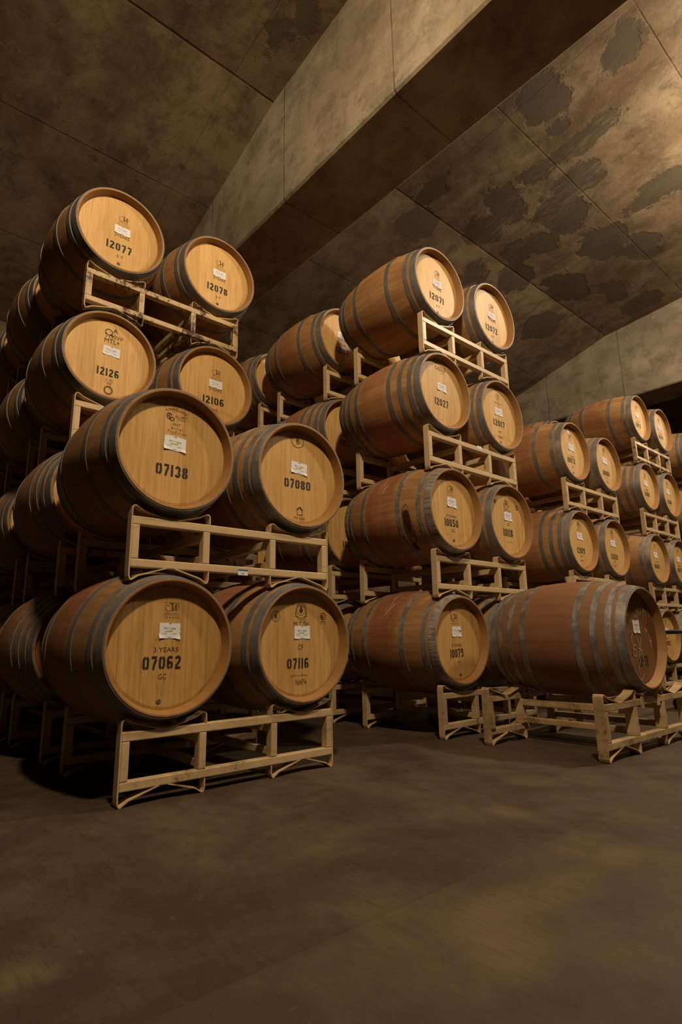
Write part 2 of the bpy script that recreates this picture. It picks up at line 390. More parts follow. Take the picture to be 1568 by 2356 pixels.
def wallbox(name, *a):
    bm = bmesh.new(); box(bm, *a); struct(name, bm_mesh(bm, name, M['wall']))
wallbox('wall_back', X0 - .2, X1 + .2, Y1, Y1 + .25, 0, 6.2)
wallbox('wall_front', X0 - .2, X1 + .2, Y0 - .25, Y0, 0, 8.6)
wallbox('wall_left', X0 - .25, X0, Y0, Y1, 0, 8.6)
wallbox('wall_right', X1, X1 + .25, Y0, Y1, 0, 8.6)

# ---------------------------------------------------------------- barrel racks
T = 0.8936; RW = 1.10; RD = 0.755
FR = 0.045
def poly_extrude_y(pts_outer, thick, y0, y1):
    """flat bar following an XZ path, given thickness, from y0 to y1"""
    bm = bmesh.new(); P = [Vector((p[0], p[1])) for p in pts_outer]; n = len(P); off = []
    for i in range(n):
        t = (P[min(i + 1, n - 1)] - P[max(i - 1, 0)]).normalized(); off.append(P[i] + Vector((-t.y, t.x)) * thick)
    ring = lambda y: [bm.verts.new((p.x, y, p.y)) for p in P] + [bm.verts.new((p.x, y, p.y)) for p in reversed(off)]
    a, b = ring(y0), ring(y1); L = len(a)
    for k in range(L): bm.faces.new((a[k], a[(k + 1) % L], b[(k + 1) % L], b[k]))
    for k in range(n - 1):
        bm.faces.new((a[k], a[k + 1], a[L - 2 - k], a[L - 1 - k])); bm.faces.new((b[k], b[L - 1 - k], b[L - 2 - k], b[k + 1]))
    return bm

def mir(p): return [(RW - x, z) for x, z in p]
ZB0, ZB1, ZT0, ZT1 = .058, .094, .245, .282       # bottom rail, top rail
OUT = [(.172, ZT1), (.110, .2985), (.048, .317), (.034, .3265), (.018, .3330), (.007, .330), (.001, .320), (.0, .30), (.0, .04), (.001, .018), (.006, .004), (.015, .0), (.030, .0095), (.048, .0215), (.110, .0400), (.172, ZB0)]
INT = [(.208, ZT1), (.270, .2985), (.332, .317), (.346, .3265), (.362, .3330), (.373, .330), (.379, .320), (.38, ZT1 + .001)]
INB = [(.208, ZB0), (.270, .0400), (.332, .0215), (.350, .0095), (.365, .0), (.374, .004), (.379, .018), (.38, ZB0 - .001)]

def rack_meshes(kind):
    R = {}
    wide = kind == 'old'
    fw_ = 0.055 if wide else FR
    def bxm(nm, *a, bev=0.004):
        bm = bmesh.new(); box(bm, *a, bev); return bm_mesh(bm, nm, M['rack'])
    parts = []
    for y0, y1 in ((0, fw_), (RD - fw_, RD)):
        ym0, ym1 = (y0, y0 + FR) if y0 == 0 else (y1 - FR, y1)
        for x in ((.006, .040), (.345, .380), (RW - .380, RW - .345), (RW - .040, RW - .006)):
            if wide:
                bm = bmesh.new(); box(bm, x[0], x[1], y0, y1, ZB1, ZT0, .003)
                for v in bm.verts:
                    f = (ZT0 - v.co.z) / (ZT0 - ZB1); xm = (x[0] + x[1]) / 2
                    v.co.x = xm + (v.co.x - xm) * (1 + 0.45 * f) if 0.1 < xm < 1.0 else v.co.x + (0.012 * f if (v.co.x > xm) == (xm < .5) else 0)
                parts.append(('post', bm_mesh(bm, 'post', M['rack'])))
            else: parts.append(('post', bxm('post', x[0], x[1], ym0, ym1, ZB1, ZT0)))
        parts.append(('bottom_rail', bxm('bottom_rail', .006, RW - .006, ym0, ym1, ZB0, ZB1)))
        parts.append(('top_rail', bxm('top_rail', .006, RW - .006, ym0, ym1, ZT0, ZT1)))
        th = 0.0055
        for p in (OUT, mir(OUT)): 
            q = p if p is OUT else list(reversed(p))
            parts.append(('saddle_strap', bm_mesh(poly_extrude_y(q, th, y0, y1), 'saddle_strap', M['rack'])))
        for p in (INT, mir(INT)):
            q = list(reversed(p)) if p is INT else p
            parts.append(('saddle_strap', bm_mesh(poly_extrude_y(q, th, y0, y1), 'saddle_strap', M['rack'])))
        for p in (INB, mir(INB)):
            q = p if p is INB else list(reversed(p))
            parts.append(('foot_strap', bm_mesh(poly_extrude_y(q, th, y0, y1), 'foot_strap', M['rack'])))
        if wide:
            MID = [(.362, .3330), (.378, .3300), (.390, .321), (.500, ZT1)]
            for p in (MID, mir(MID)):
                q = list(reversed(p)) if p is MID else p
                parts.append(('saddle_strap', bm_mesh(poly_extrude_y(q, th, y0, y1), 'saddle_strap', M['rack'])))
            for xx in (.43, RW - .46):
                parts.append(('hook_plate', bxm('hook_plate', xx, xx + .03, ym0 - .008, ym0 - .0005, .230, .292, bev=.001)))
    for x in ((.3465, .3785), (RW - .3785, RW - .3465)):
        for z in ((.100, .135), (.203, .243)):
            parts.append(('cross_rail', bxm('cross_rail', x[0], x[1], FR, RD - FR, *z)))
    return parts
RACK = {'std': rack_meshes('std'), 'old': rack_meshes('old')}

def add_rack(x, y, z, rz, label, group, rust=0.1, dirt=0.25, kind='std'):
    t = empty('barrel_rack', (x, y, z), label, 'barrel rack', group, rz)
    for nm, me in RACK[kind]:
        o = mesh_obj(nm, me, t); o.color = (rust, dirt, random.random(), 1)
    return t

# ---------------------------------------------------------------- lettering
def strip(bm, pts, w, closed=False, y=0.0):
    P = [Vector(p) for p in pts]; n = len(P); A = []; B = []
    for i in range(n):
        if closed: d = P[(i + 1) % n] - P[i - 1]
        else: d = P[min(i + 1, n - 1)] - P[max(i - 1, 0)]
        if d.length < 1e-9: d = Vector((1, 0))
        d.normalize(); nn = Vector((-d.y, d.x)) * w / 2
        if 0 < i < n - 1 or closed:
            d0 = (P[i] - P[i - 1]).normalized(); c = max(0.5, abs(d0.dot(d))); nn /= c
        A.append(bm.verts.new((P[i].x + nn.x, y, P[i].y + nn.y))); B.append(bm.verts.new((P[i].x - nn.x, y, P[i].y - nn.y)))
    for i in range(n if closed else n - 1):
        j = (i + 1) % n; bm.faces.new((A[i], B[i], B[j], A[j]))

def arc(cx, cz, rx, rz, a0, a1, n=10):
    return [(cx + rx * math.cos(math.radians(a0 + (a1 - a0) * k / n)), cz + rz * math.sin(math.radians(a0 + (a1 - a0) * k / n))) for k in range(n + 1)]
SW = 0.19      # stroke, for a digit one unit high
def digit(ch):
    r = 0.17; W = 0.27
    if ch == '0': return [arc(W, .72, r, .18, 80, 0, 6)[::-1][::-1] and [(W - .03 + 0.06, .90)] + arc(W, .72, r, .18, 70, 0, 6) + arc(W, .28, r, .18, 0, -70, 6) + [(W + .03, .10)],
                          [(W - .03, .90)] + arc(W, .72, r, .18, 110, 180, 6) + arc(W, .28, r, .18, 180, 250, 6) + [(W - .03, .10)]], .54
    if ch == '1': return [[(.12, 0.0), (.12, 1.0)]], .24
    if ch == '2': return [arc(W, .70, r, .205, 165, 20, 8) + [(W + .15, .62), (W - .02, .36), (W - .16, .20)], [(W - .24, .085), (W + .24, .085)]], .54
    if ch == '3': return [arc(W, .72, r, .185, 165, -70, 10), arc(W, .28, r, .185, 75, -165, 10)], .54
    if ch == '4': return [[(W + .1, 0), (W + .1, 1)], [(W - .02, .95), (W - .2, .3)], [(W - .22, .26), (W + .22, .26)]], .54
    if ch == '5': return [[(W + .2, .91), (W - .12, .91), (W - .14, .56)], arc(W - .01, .32, r, .22, 120, -160, 10)], .54
    if ch == '6': return [arc(W, .72, r, .185, 25, 172, 8) + [(W - r, .5)] + arc(W, .28, r, .19, 180, 262, 6), arc(W, .30, r, .21, 150, -70, 9)], .54
    if ch == '7': return [[(W - .22, .90), (W + .22, .90)], [(W + .16, .76), (W + .02, .40), (W - .06, .0)]], .52
    if ch == '8': return [arc(W, .73, r * .93, .175, 80, -80, 8), arc(W, .73, r * .93, .175, 100, 260, 8), arc(W, .27, r, .185, 80, -80, 8), arc(W, .27, r, .185, 100, 260, 8)], .54
    if ch == '9': return [arc(W, .70, r, .21, -30, 250, 10), arc(W, .72, r, .185, 8, 0, 1) + [(W + r, .5)] + arc(W, .28, r, .185, 0, -155, 8)], .54
    return [], .3

def number_bm(bm, text, cx, cz, h, width=None, tilt=0.0):
    ws = []; x = 0.0; items = []
    for ch in text:
        st, wd = digit(ch); items.append((x, st)); x += wd + .14
    total = x - .14; k = (width / total) if width else h
    ct, s_ = math.cos(tilt), math.sin(tilt)
    for x0, st in items:
        for pl in st:
            sub = bmesh.new(); strip(sub, [(x0 + px, pz) for px, pz in pl], SW)
            for v in sub.verts:
                px, pz = (v.co.x - total / 2) * k, (v.co.z - .5) * h
                v.co = Vector((cx + px * ct - pz * s_, 0, cz + px * s_ + pz * ct))
            me = bpy.data.meshes.new('t'); sub.to_mesh(me); sub.free(); bm.from_mesh(me); bpy.data.meshes.remove(me)

_txt = {}
def text_mesh(body):
    if body in _txt: return _txt[body]
    cu = bpy.data.curves.new('t', 'FONT'); cu.body = body; cu.size = 1.0; cu.align_x = 'CENTER'; cu.align_y = 'CENTER'; cu.resolution_u = 3
    o = bpy.data.objects.new('t', cu); C.objects.link(o)
    dg = bpy.context.evaluated_depsgraph_get(); dg.update()
    me = bpy.data.meshes.new_from_object(o.evaluated_get(dg), depsgraph=dg)
    bpy.data.objects.remove(o); bpy.data.curves.remove(cu)
    xs = [v.co.x for v in me.vertices]; zs = [v.co.y for v in me.vertices]
    _txt[body] = (me, min(xs), max(xs), min(zs), max(zs)); return _txt[body]

def text_bm(bm, body, cx, cz, h, w=None, slant=0.0, arcr=None, y=0.0):
    me, x0, x1, z0, z1 = text_mesh(body)
    s = h / (z1 - z0); sx = (w / (x1 - x0)) if w else s
    t2 = me.copy()
    for v in t2.vertices:
        px = (v.co.x - (x0 + x1) / 2) * sx; pz = (v.co.y - (z0 + z1) / 2) * s; px += slant * pz
        if arcr:
            a = px / arcr; px, pz = (arcr + pz) * math.sin(a), (arcr + pz) * math.cos(a) - arcr
        v.co = Vector((cx + px, y, cz + pz))
    bm.from_mesh(t2); bpy.data.meshes.remove(t2)

def ring(bm, cx, cz, rx, rz, w, n=36): strip(bm, arc(cx, cz, rx, rz, 0, 360 - 360 / n, n - 1), w, True)
def rect(bm, x0, x1, z0, z1, w): strip(bm, [(x0, z0), (x1, z0)], w); strip(bm, [(x0, z1), (x1, z1)], w); strip(bm, [(x0, z0), (x0, z1)], w); strip(bm, [(x1, z0), (x1, z1)], w)
def fill(bm, pts, y=0.0):
    bm.faces.new([bm.verts.new((p[0], y, p[1])) for p in pts])

def logo_m(bm, cx, cz, s=0.062, box_=True):
    """flourished italic M over two lines of small capitals"""
    k = s
    if box_: rect(bm, cx - .52 * k, cx + .50 * k, cz - .30 * k, cz + .50 * k, .012 * k)
    sw = arc(cx - .22 * k, cz + .14 * k, .22 * k, .17 * k, 150, 385, 14); strip(bm, arc(cx - .30 * k, cz + .24 * k, .14 * k, .09 * k, 20, 170, 8)[::-1] + [], .022 * k); strip(bm, sw, .030 * k)
    strip(bm, [(cx - .16 * k, cz + .455 * k), (cx - .06 * k, cz + .43 * k), (cx + .10 * k, cz + .44 * k)], .05 * k)
    strip(bm, [(cx + .02 * k, cz + .42 * k), (cx + .06 * k, cz - .04 * k)], .085 * k)
    strip(bm, [(cx + .06 * k, cz - .04 * k), (cx + .30 * k, cz + .44 * k)], .03 * k)
    strip(bm, [(cx + .28 * k, cz + .44 * k), (cx + .25 * k, cz + .02 * k), (cx + .30 * k, cz - .04 * k)], .085 * k)
    strip(bm, [(cx + .30 * k, cz - .04 * k), (cx + .46 * k, cz + .40 * k)], .03 * k)
    text_bm(bm, 'MERCUREY', cx, cz - .19 * k, .10 * k, .86 * k)
    text_bm(bm, 'F R A N C E', cx, cz - .44 * k, .12 * k, 1.0 * k)

def emblem(bm, cx, cz, s=0.04):
    """round cooper's seal: ring of letters, sheaf in the middle, ribbon below"""
    text_bm(bm, 'SEGUIN MOREAU', cx, cz + .78 * s, .26 * s, 2.9 * s, arcr=.82 * s)
    ring(bm, cx, cz, .60 * s, .60 * s, .05 * s)
    for dx, dz, w_, h_ in ((0, .26, .16, .22), (0, .0, .34, .16), (0, -.2, .26, .16), (0, .12, .1, .5)):
        fill(bm, arc(cx + dx * s, cz + dz * s, w_ * s, h_ * s, 0, 345, 11))
    for sg in (-1, 1):
        strip(bm, [(cx + sg * .88 * s, cz - .18 * s), (cx + sg * .84 * s, cz - .75 * s), (cx + sg * .5 * s, cz - .8 * s)], .12 * s)
        strip(bm, [(cx + sg * .72 * s, cz - .2 * s), (cx + sg * .70 * s, cz - .6 * s)], .06 * s)
    strip(bm, arc(cx, cz - .62 * s, .62 * s, .36 * s, 200, 340, 10), .06 * s)
    strip(bm, arc(cx, cz - .82 * s, .66 * s, .38 * s, 200, 340, 10), .05 * s)

# ---------------------------------------------------------------- wine barrels
RB, RE, HL = 0.353, 0.2885, 0.435           # bilge radius, end radius, half length
RC = 0.353                                 # axis height above the barrel's own base
HEADY = -HL + 0.046                        # face of the front head
def rad(y): return RE + (RB - RE) * (1 - (abs(y) / HL) ** 2)

def staves_mesh():
    pr = []
    n = 40
    pr += [(RE - .028, -HL + .062), (RE - .026, -HL + .048), (RE - .0125, -HL + .006), (RE - .011, -HL + .001), (RE - .008, -HL), (RE - .003, -HL), (RE, -HL + .003)]
    ys = [-HL + .006 + (2 * HL - .012) * k / n for k in range(n + 1)]
    pr += [(rad(y), y) for y in ys]
    pr += [(RE, HL - .003), (RE - .003, HL), (RE - .008, HL), (RE - .011, HL - .001), (RE - .0125, HL - .006), (RE - .026, HL - .048), (RE - .028, HL - .062)]
    me = bm_mesh(lathe_y(pr, 108), 'staves', M['staves']); smooth_by_angle(me, 40); return me
def head_mesh():
    r = RE - .0265
    me = bm_mesh(lathe_y([(0, HEADY), (r - .012, HEADY), (r, HEADY + .003), (r, HEADY + .02), (0, HEADY + .02)], 72), 'head', M['head']); return me
def hoop_mesh(y0, w):
    ys = [y0 + w * k / 4 for k in range(5)]; th = .0032
    pr = [(rad(y) + th, y) for y in ys] + [(rad(y) - .001, y) for y in reversed(ys)]
    me = bm_mesh(lathe_y(pr, 96, True), 'hoop', M['hoop']); smooth_by_angle(me, 35); return me
ME_ST = staves_mesh(); ME_HD = head_mesh()
H6 = [(-HL + .003, .047), (-HL + .074, .032), (-HL + .238, .036)]
H8 = [(-HL + .003, .048), (-HL + .070, .034), (-HL + .148, .034), (-HL + .243, .036)]
def hoop_set(h): return [hoop_mesh(y, w_) for y, w_ in h] + [hoop_mesh(-y - w_, w_) for y, w_ in h]
HOOPS = {6: hoop_set(H6), 8: hoop_set(H8)}
ME_BUNG = None
def bung_mesh(h, r0, r1, mat, nm):
    bm = bmesh.new()
    bmesh.ops.create_cone(bm, cap_ends=True, segments=24, radius1=r0, radius2=r1, depth=h)
    es = [e for e in bm.edges if all(v.co.z > 0 for v in e.verts)]
    bmesh.ops.bevel(bm, geom=es, offset=.003, segments=2, affect='EDGES')
    bmesh.ops.translate(bm, verts=bm.verts[:], vec=(0, 0, h / 2))
    me = bm_mesh(bm, nm, mat); smooth_by_angle(me, 40); return me
ME_BUNG = bung_mesh(.022, .024, .027, M['silicone'], 'bung')
ME_BUNGT = bung_mesh(.040, .024, .031, M['silicone'], 'bung')
def plug_mesh():
    return bm_mesh(lathe_y([(0, -.002), (.0085, -.002), (.0105, -.0005), (.0115, .004)], 24), 'head_plug', M['rubber'])
ME_PLUG = plug_mesh()
NUMMESH = {}

def paper(w_, h_, style=0):
    """pinned paper label with ragged edges and a soft curl along its lower corners"""
    bm = bmesh.new(); nx, nz = 8, 8; V = []; B = []
    rr = random.Random(style)
    for j in range(nz + 1):
        row = []; rb = []
        for i in range(nx + 1):
            u, v = i / nx, j / nz
            x = (u - .5) * w_; z = (v - .5) * h_
            if j in (0, nz): z += (rr.random() - .5) * .06 * h_
            if i in (0, nx): x += (rr.random() - .5) * .03 * w_
            lift = .0010 + (.006 if style % 2 else .003) * max(0, .2 - v) * 5 * (abs(u - .5) * 2) ** 2
            row.append(bm.verts.new((x, -lift, z))); rb.append(bm.verts.new((x, -lift + .0006, z)))
        V.append(row); B.append(rb)
    for j in range(nz):
        for i in range(nx):
            bm.faces.new((V[j][i], V[j][i + 1], V[j + 1][i + 1], V[j + 1][i])); bm.faces.new((B[j][i], B[j + 1][i], B[j + 1][i + 1], B[j][i + 1]))
    loop = lambda G: [G[0][i] for i in range(nx)] + [G[j][nx] for j in range(nz)] + [G[nz][nx - i] for i in range(nx)] + [G[nz - j][0] for j in range(nz)]
    a, b = loop(V), loop(B)
    for k in range(len(a)): bm.faces.new((a[k], b[k], b[(k + 1) % len(a)], a[(k + 1) % len(a)]))
    return bm_mesh(bm, 'paper_label', M['paper'])
PAPER = [paper(1.0, 1.0, k) for k in range(4)]
def print_mesh():
    bm = bmesh.new()
    text_bm(bm, 'PN11104A', 0, .14, .13, .56); text_bm(bm, 'Pinot Noir', 0, -.03, .07, .28)
    text_bm(bm, 'RC-04C', -.25, -.20, .07, .2); text_bm(bm, '11/09/11', .22, -.20, .07, .24)
    strip(bm, [(-.06, .46), (.06, .46)], .03); strip(bm, [(-.08, -.44), (.08, -.44)], .025)
    for f in bm.faces: pass
    return bm_mesh(bm, 'printed_text', M['print'])
ME_PRINT = print_mesh()

def add_label(head_parent, cx, cz, w_=.1, h_=.062, rot=0.0, extra=None, k=0):
    o = mesh_obj('paper_label', PAPER[k % 4], head_parent, (cx, HEADY - .0006, RC + cz)); o.scale = (w_, 1, h_); o.rotation_euler = (0, rot, 0)
    p = mesh_obj('printed_text', ME_PRINT, o, (0, -.0016, 0))
    if extra:
        bm = bmesh.new()
        if extra == 'yellow':
            strip(bm, [(-.22, -.06), (-.1, -.02), (.14, .0)], .07); mt = M['yellow']; nm = 'highlighter_mark'
        else:
            fill(bm, arc(.38, .05, .085, .12, 0, 345, 15)); mt = M['red']; nm = 'red_dot_sticker'
        e = mesh_obj(nm, bm_mesh(bm, nm, mt), o, (0, -.0021, 0)); e['label'] = nm.replace('_', ' ')
    return o

def barrel_ground(label, group, x, y, z, rz, hoops, wine, age, bright, rust, bung=True):
    t = empty('wine_barrel', (x, y, z), label, 'barrel', group, rz)
    def part(nm, me, loc=(0, 0, RC)):
        return mesh_obj(nm, me, t, loc)
    s = part('staves', ME_ST); s.color = (wine, age, random.random(), 1)
    h = part('front_head', ME_HD); h.color = (wine, age, random.random(), 1)
    b = part('rear_head', ME_HD); b.rotation_euler = (0, 0, PI); b.color = (wine, age, random.random(), 1)
    for hi, me in enumerate(HOOPS[hoops]):
        o = part('hoop', me); o.color = (rust, min(1, bright * (0.7 + .5 * random.random())), 1.0 if bright > .85 and hi in (0, hoops // 2) and age < .9 else .15, 1)
    if bung: part('bung', ME_BUNG, (0, 0, RC + RB - .004))
    return t

def marks(t, ink=None, brand=None, chalk=None):
    """ink / brand / chalk: functions that draw into a bmesh on the head plane; each mark its own part"""
    for fn, nm, mt, dy in ((ink, 'stencilled_number', M['ink'], .0010), (brand, 'burnt_mark', M['brand'], .0008), (chalk, 'chalk_mark', M['chalk'], .0013)):
        for q, f1 in enumerate(getattr(fn, 'parts', [fn] if fn else [])):
            bm = bmesh.new(); f1(bm)
            for f in bm.faces: f.normal_update()
            n2 = nm if nm != 'stencilled_number' or q == 0 else 'stencilled_lettering'
            me = bpy.data.meshes.new(n2); bm.to_mesh(me); bm.free(); me.materials.append(mt)
            mesh_obj(n2, me, t, (0, HEADY - dy, RC))

def surf(y, ph, off=.0012):
    r = rad(y) + off; a = math.radians(ph); return (-r * math.sin(a), y, r * math.cos(a))
def surf_strip(bm, pts, w):
    for (y0, p0), (y1, p1) in zip(pts[:-1], pts[1:]):
        dy, dp = y1 - y0, math.radians(p1 - p0) * .34; L = math.hypot(dy, dp) or 1; ny, np_ = -dp / L * w / 2, math.degrees(dy / L * w / 2 / .34)
        n = max(1, int(L / .02)); prev = None
        for k in range(n + 1):
            y, p = y0 + (y1 - y0) * k / n, p0 + (p1 - p0) * k / n
            cur = (bm.verts.new(surf(y + ny, p + np_)), bm.verts.new(surf(y - ny, p - np_)))
            if prev: bm.faces.new((prev[0], prev[1], cur[1], cur[0]))
            prev = cur
def surf_blob(bm, cy, cp, ry, rp, seed, n=26):
    rr = random.Random(seed); c = bm.verts.new(surf(cy, cp)); R1 = []; R2 = []
    j = [0.8 + .35 * rr.random() for _ in range(n)]; j = [(j[k] + j[k - 1] + j[(k + 1) % n]) / 3 for k in range(n)]
    for k in range(n):
        a = 2 * PI * k / n
        R1.append(bm.verts.new(surf(cy + ry * .5 * j[k] * math.cos(a), cp + rp * .5 * j[k] * math.sin(a)))); R2.append(bm.verts.new(surf(cy + ry * j[k] * math.cos(a), cp + rp * j[k] * math.sin(a), .0008)))
    for k in range(n):
        k2 = (k + 1) % n; bm.faces.new((c, R1[k], R1[k2])); bm.faces.new((R1[k], R2[k], R2[k2], R1[k2]))
def decal(t, nm, fn, mt):
    bm = bmesh.new(); fn(bm); mesh_obj(nm, bm_mesh(bm, nm, mt), t, (0, 0, RC))

def plug(t, cx, cz):
    mesh_obj('head_plug', ME_PLUG, t, (cx, HEADY - .001, RC + cz))

# stack layout: x, y of each rack column, per row
COLX = {'A': 0.0, 'B': 2.081, 'C': 4.18, 'D': 6.24, 'E': 8.30}
ROWY = {'A': [0.0, 1.09, 2.12, 3.20, 4.27], 'B': [0.08, 1.165, 2.25, 3.34], 'C': [0.19, 1.28], 'D': [0.30, 1.39], 'E': [0.41, 1.50]}
TIERS = {'A': [2, 4, 4, 4, 4], 'B': [4, 4, 4, 4], 'C': [3, 3], 'D': [4, 4], 'E': [4, 4]}
COLN = {'A': 'leftmost stack', 'B': 'middle stack', 'C': 'low three-high stack', 'D': 'tall stack beyond the low one', 'E': 'rightmost stack'}
TN = ['bottom', 'second', 'third', 'top']
RN = ['front', 'second', 'third', 'fourth', 'fifth']
RACKFIX = {'A11': (0, 0, 0), 'A12': (0, .030, -.004), 'A23': (0, 1.067, .003), 'A24': (0, 1.05, .005), 'B11': (2.081, .073, .004), 'B12': (2.083, .071, .004), 'B13': (2.080, .082, .002), 'B14': (2.081, .084, .002), 'B24': (2.079, 1.197, .002)}
FIX = {'A11L': (.166, -.077), 'A11R': (.873, -.092), 'A12L': (.185, -.013), 'A12R': (.907, -.032), 'A23L': (.176, 1.005), 'A24L': (.187, .992), 'A24R': (.924, 1.02),
       'B14L': (2.279, .03), 'B13L': (2.259, .02), 'B12L': (2.276, -.004), 'B11L': (2.30, .03), 'B12R': (2.979, .008), 'B14R': (3.005, .045), 'B13R': (3.005, .045),
       'C13L': (4.39, .142), 'C13R': (5.12, .185), 'C12L': (4.375, .132), 'C12R': (5.10, .185), 'D14L': (6.437, .242), 'D14R': (7.13, .268), 'D13L': (6.44, .251), 'D13R': (7.10, .276), 'D12L': (6.417, .23), 'D11L': (6.46, .235)}
# wine, age, bright, rust, hoops
LOOK = {'A22L': (.6, .3, .75, .2, 8), 'A21L': (.5, .5, .7, .2, 8), 'A32L': (.4, .3, .6, .2, 6), 'A33L': (.3, .2, .5, .1, 6), 'A34L': (.3, .15, .3, .1, 6),
        'A11L': (.9, .65, .12, .15, 6), 'A11R': (.7, .45, .12, .1, 6), 'A12L': (.35, .42, .08, .2, 6), 'A12R': (.7, .25, .55, .35, 8), 'A23L': (.4, .12, .05, .1, 6), 'A24L': (.15, .06, .05, .05, 6), 'A24R': (.25, .06, .05, .05, 6), 'A23R': (.3, .18, .1, .05, 6),
        'B14L': (.10, .05, .05, .1, 6), 'B14R': (.1, .02, .05, .05, 6), 'B13L': (.5, .08, .03, .05, 8), 'B13R': (.2, .02, .2, .1, 6), 'B12L': (.85, .28, .9, .3, 6), 'B12R': (.5, .22, .1, .05, 6), 'B11L': (.95, .42, .9, .4, 6), 'B11R': (.6, .4, .4, .2, 8),
        'B24L': (.5, .2, .2, .1, 6), 'B24R': (.2, .1, .1, .1, 6), 'B23L': (.8, .25, .05, .1, 8), 'B22L': (.6, .35, .5, .3, 6), 'C13L': (.65, .15, .7, .2, 6), 'C13R': (.5, .3, .6, .2, 8), 'C12L': (.5, .12, .15, .05, 8), 'C12R': (.3, .12, .3, .05, 6),
        'D14L': (.6, .1, .15, .1, 6), 'D14R': (.2, .15, .2, .1, 6), 'D13L': (.4, .12, .1, .05, 8), 'D13R': (.3, .15, .3, .05, 6), 'D12L': (.4, .2, .6, .1, 6), 'D12R': (.3, .2, .4, .1, 6), 'D11L': (.5, .3, .7, .2, 6)}
NUM = {'A11L': '07062', 'A11R': '07116', 'A12L': '07138', 'A12R': '07080', 'A23L': '12126', 'A23R': '12106', 'A24L': '12077', 'A24R': '12078', 'B11L': '10079', 'B12L': '10050', 'B12R': '10118', 'B13L': '12027', 'B13R': '12017', 'B14L': '12071', 'B14R': '12072', 'B24L': '12107', 'B23L': '12132', 'B22L': '10072',
       'C13L': '10072', 'C13R': '10080', 'C12L': '12019', 'C12R': '12020', 'D14L': '12073', 'D14R': '12074', 'D13L': '12088', 'D13R': '12080', 'D12L': '10088', 'D12R': '10073', 'D11L': '10092'}

def d_m3(cx, cz, s=.055): return lambda bm: logo_m(bm, cx, cz, s, False)
def multi(*fs):
    g = lambda bm: [f(bm) for f in fs]
    g.parts = [p for f in fs for p in getattr(f, 'parts', [f])]
    return g
def TX(*a, **k): return lambda bm: text_bm(bm, *a, **k)
def NB(txt, cx, cz, h=.052, w_=.165, tilt=0.0): return lambda bm: number_bm(bm, txt, cx, cz, h, w_, tilt)

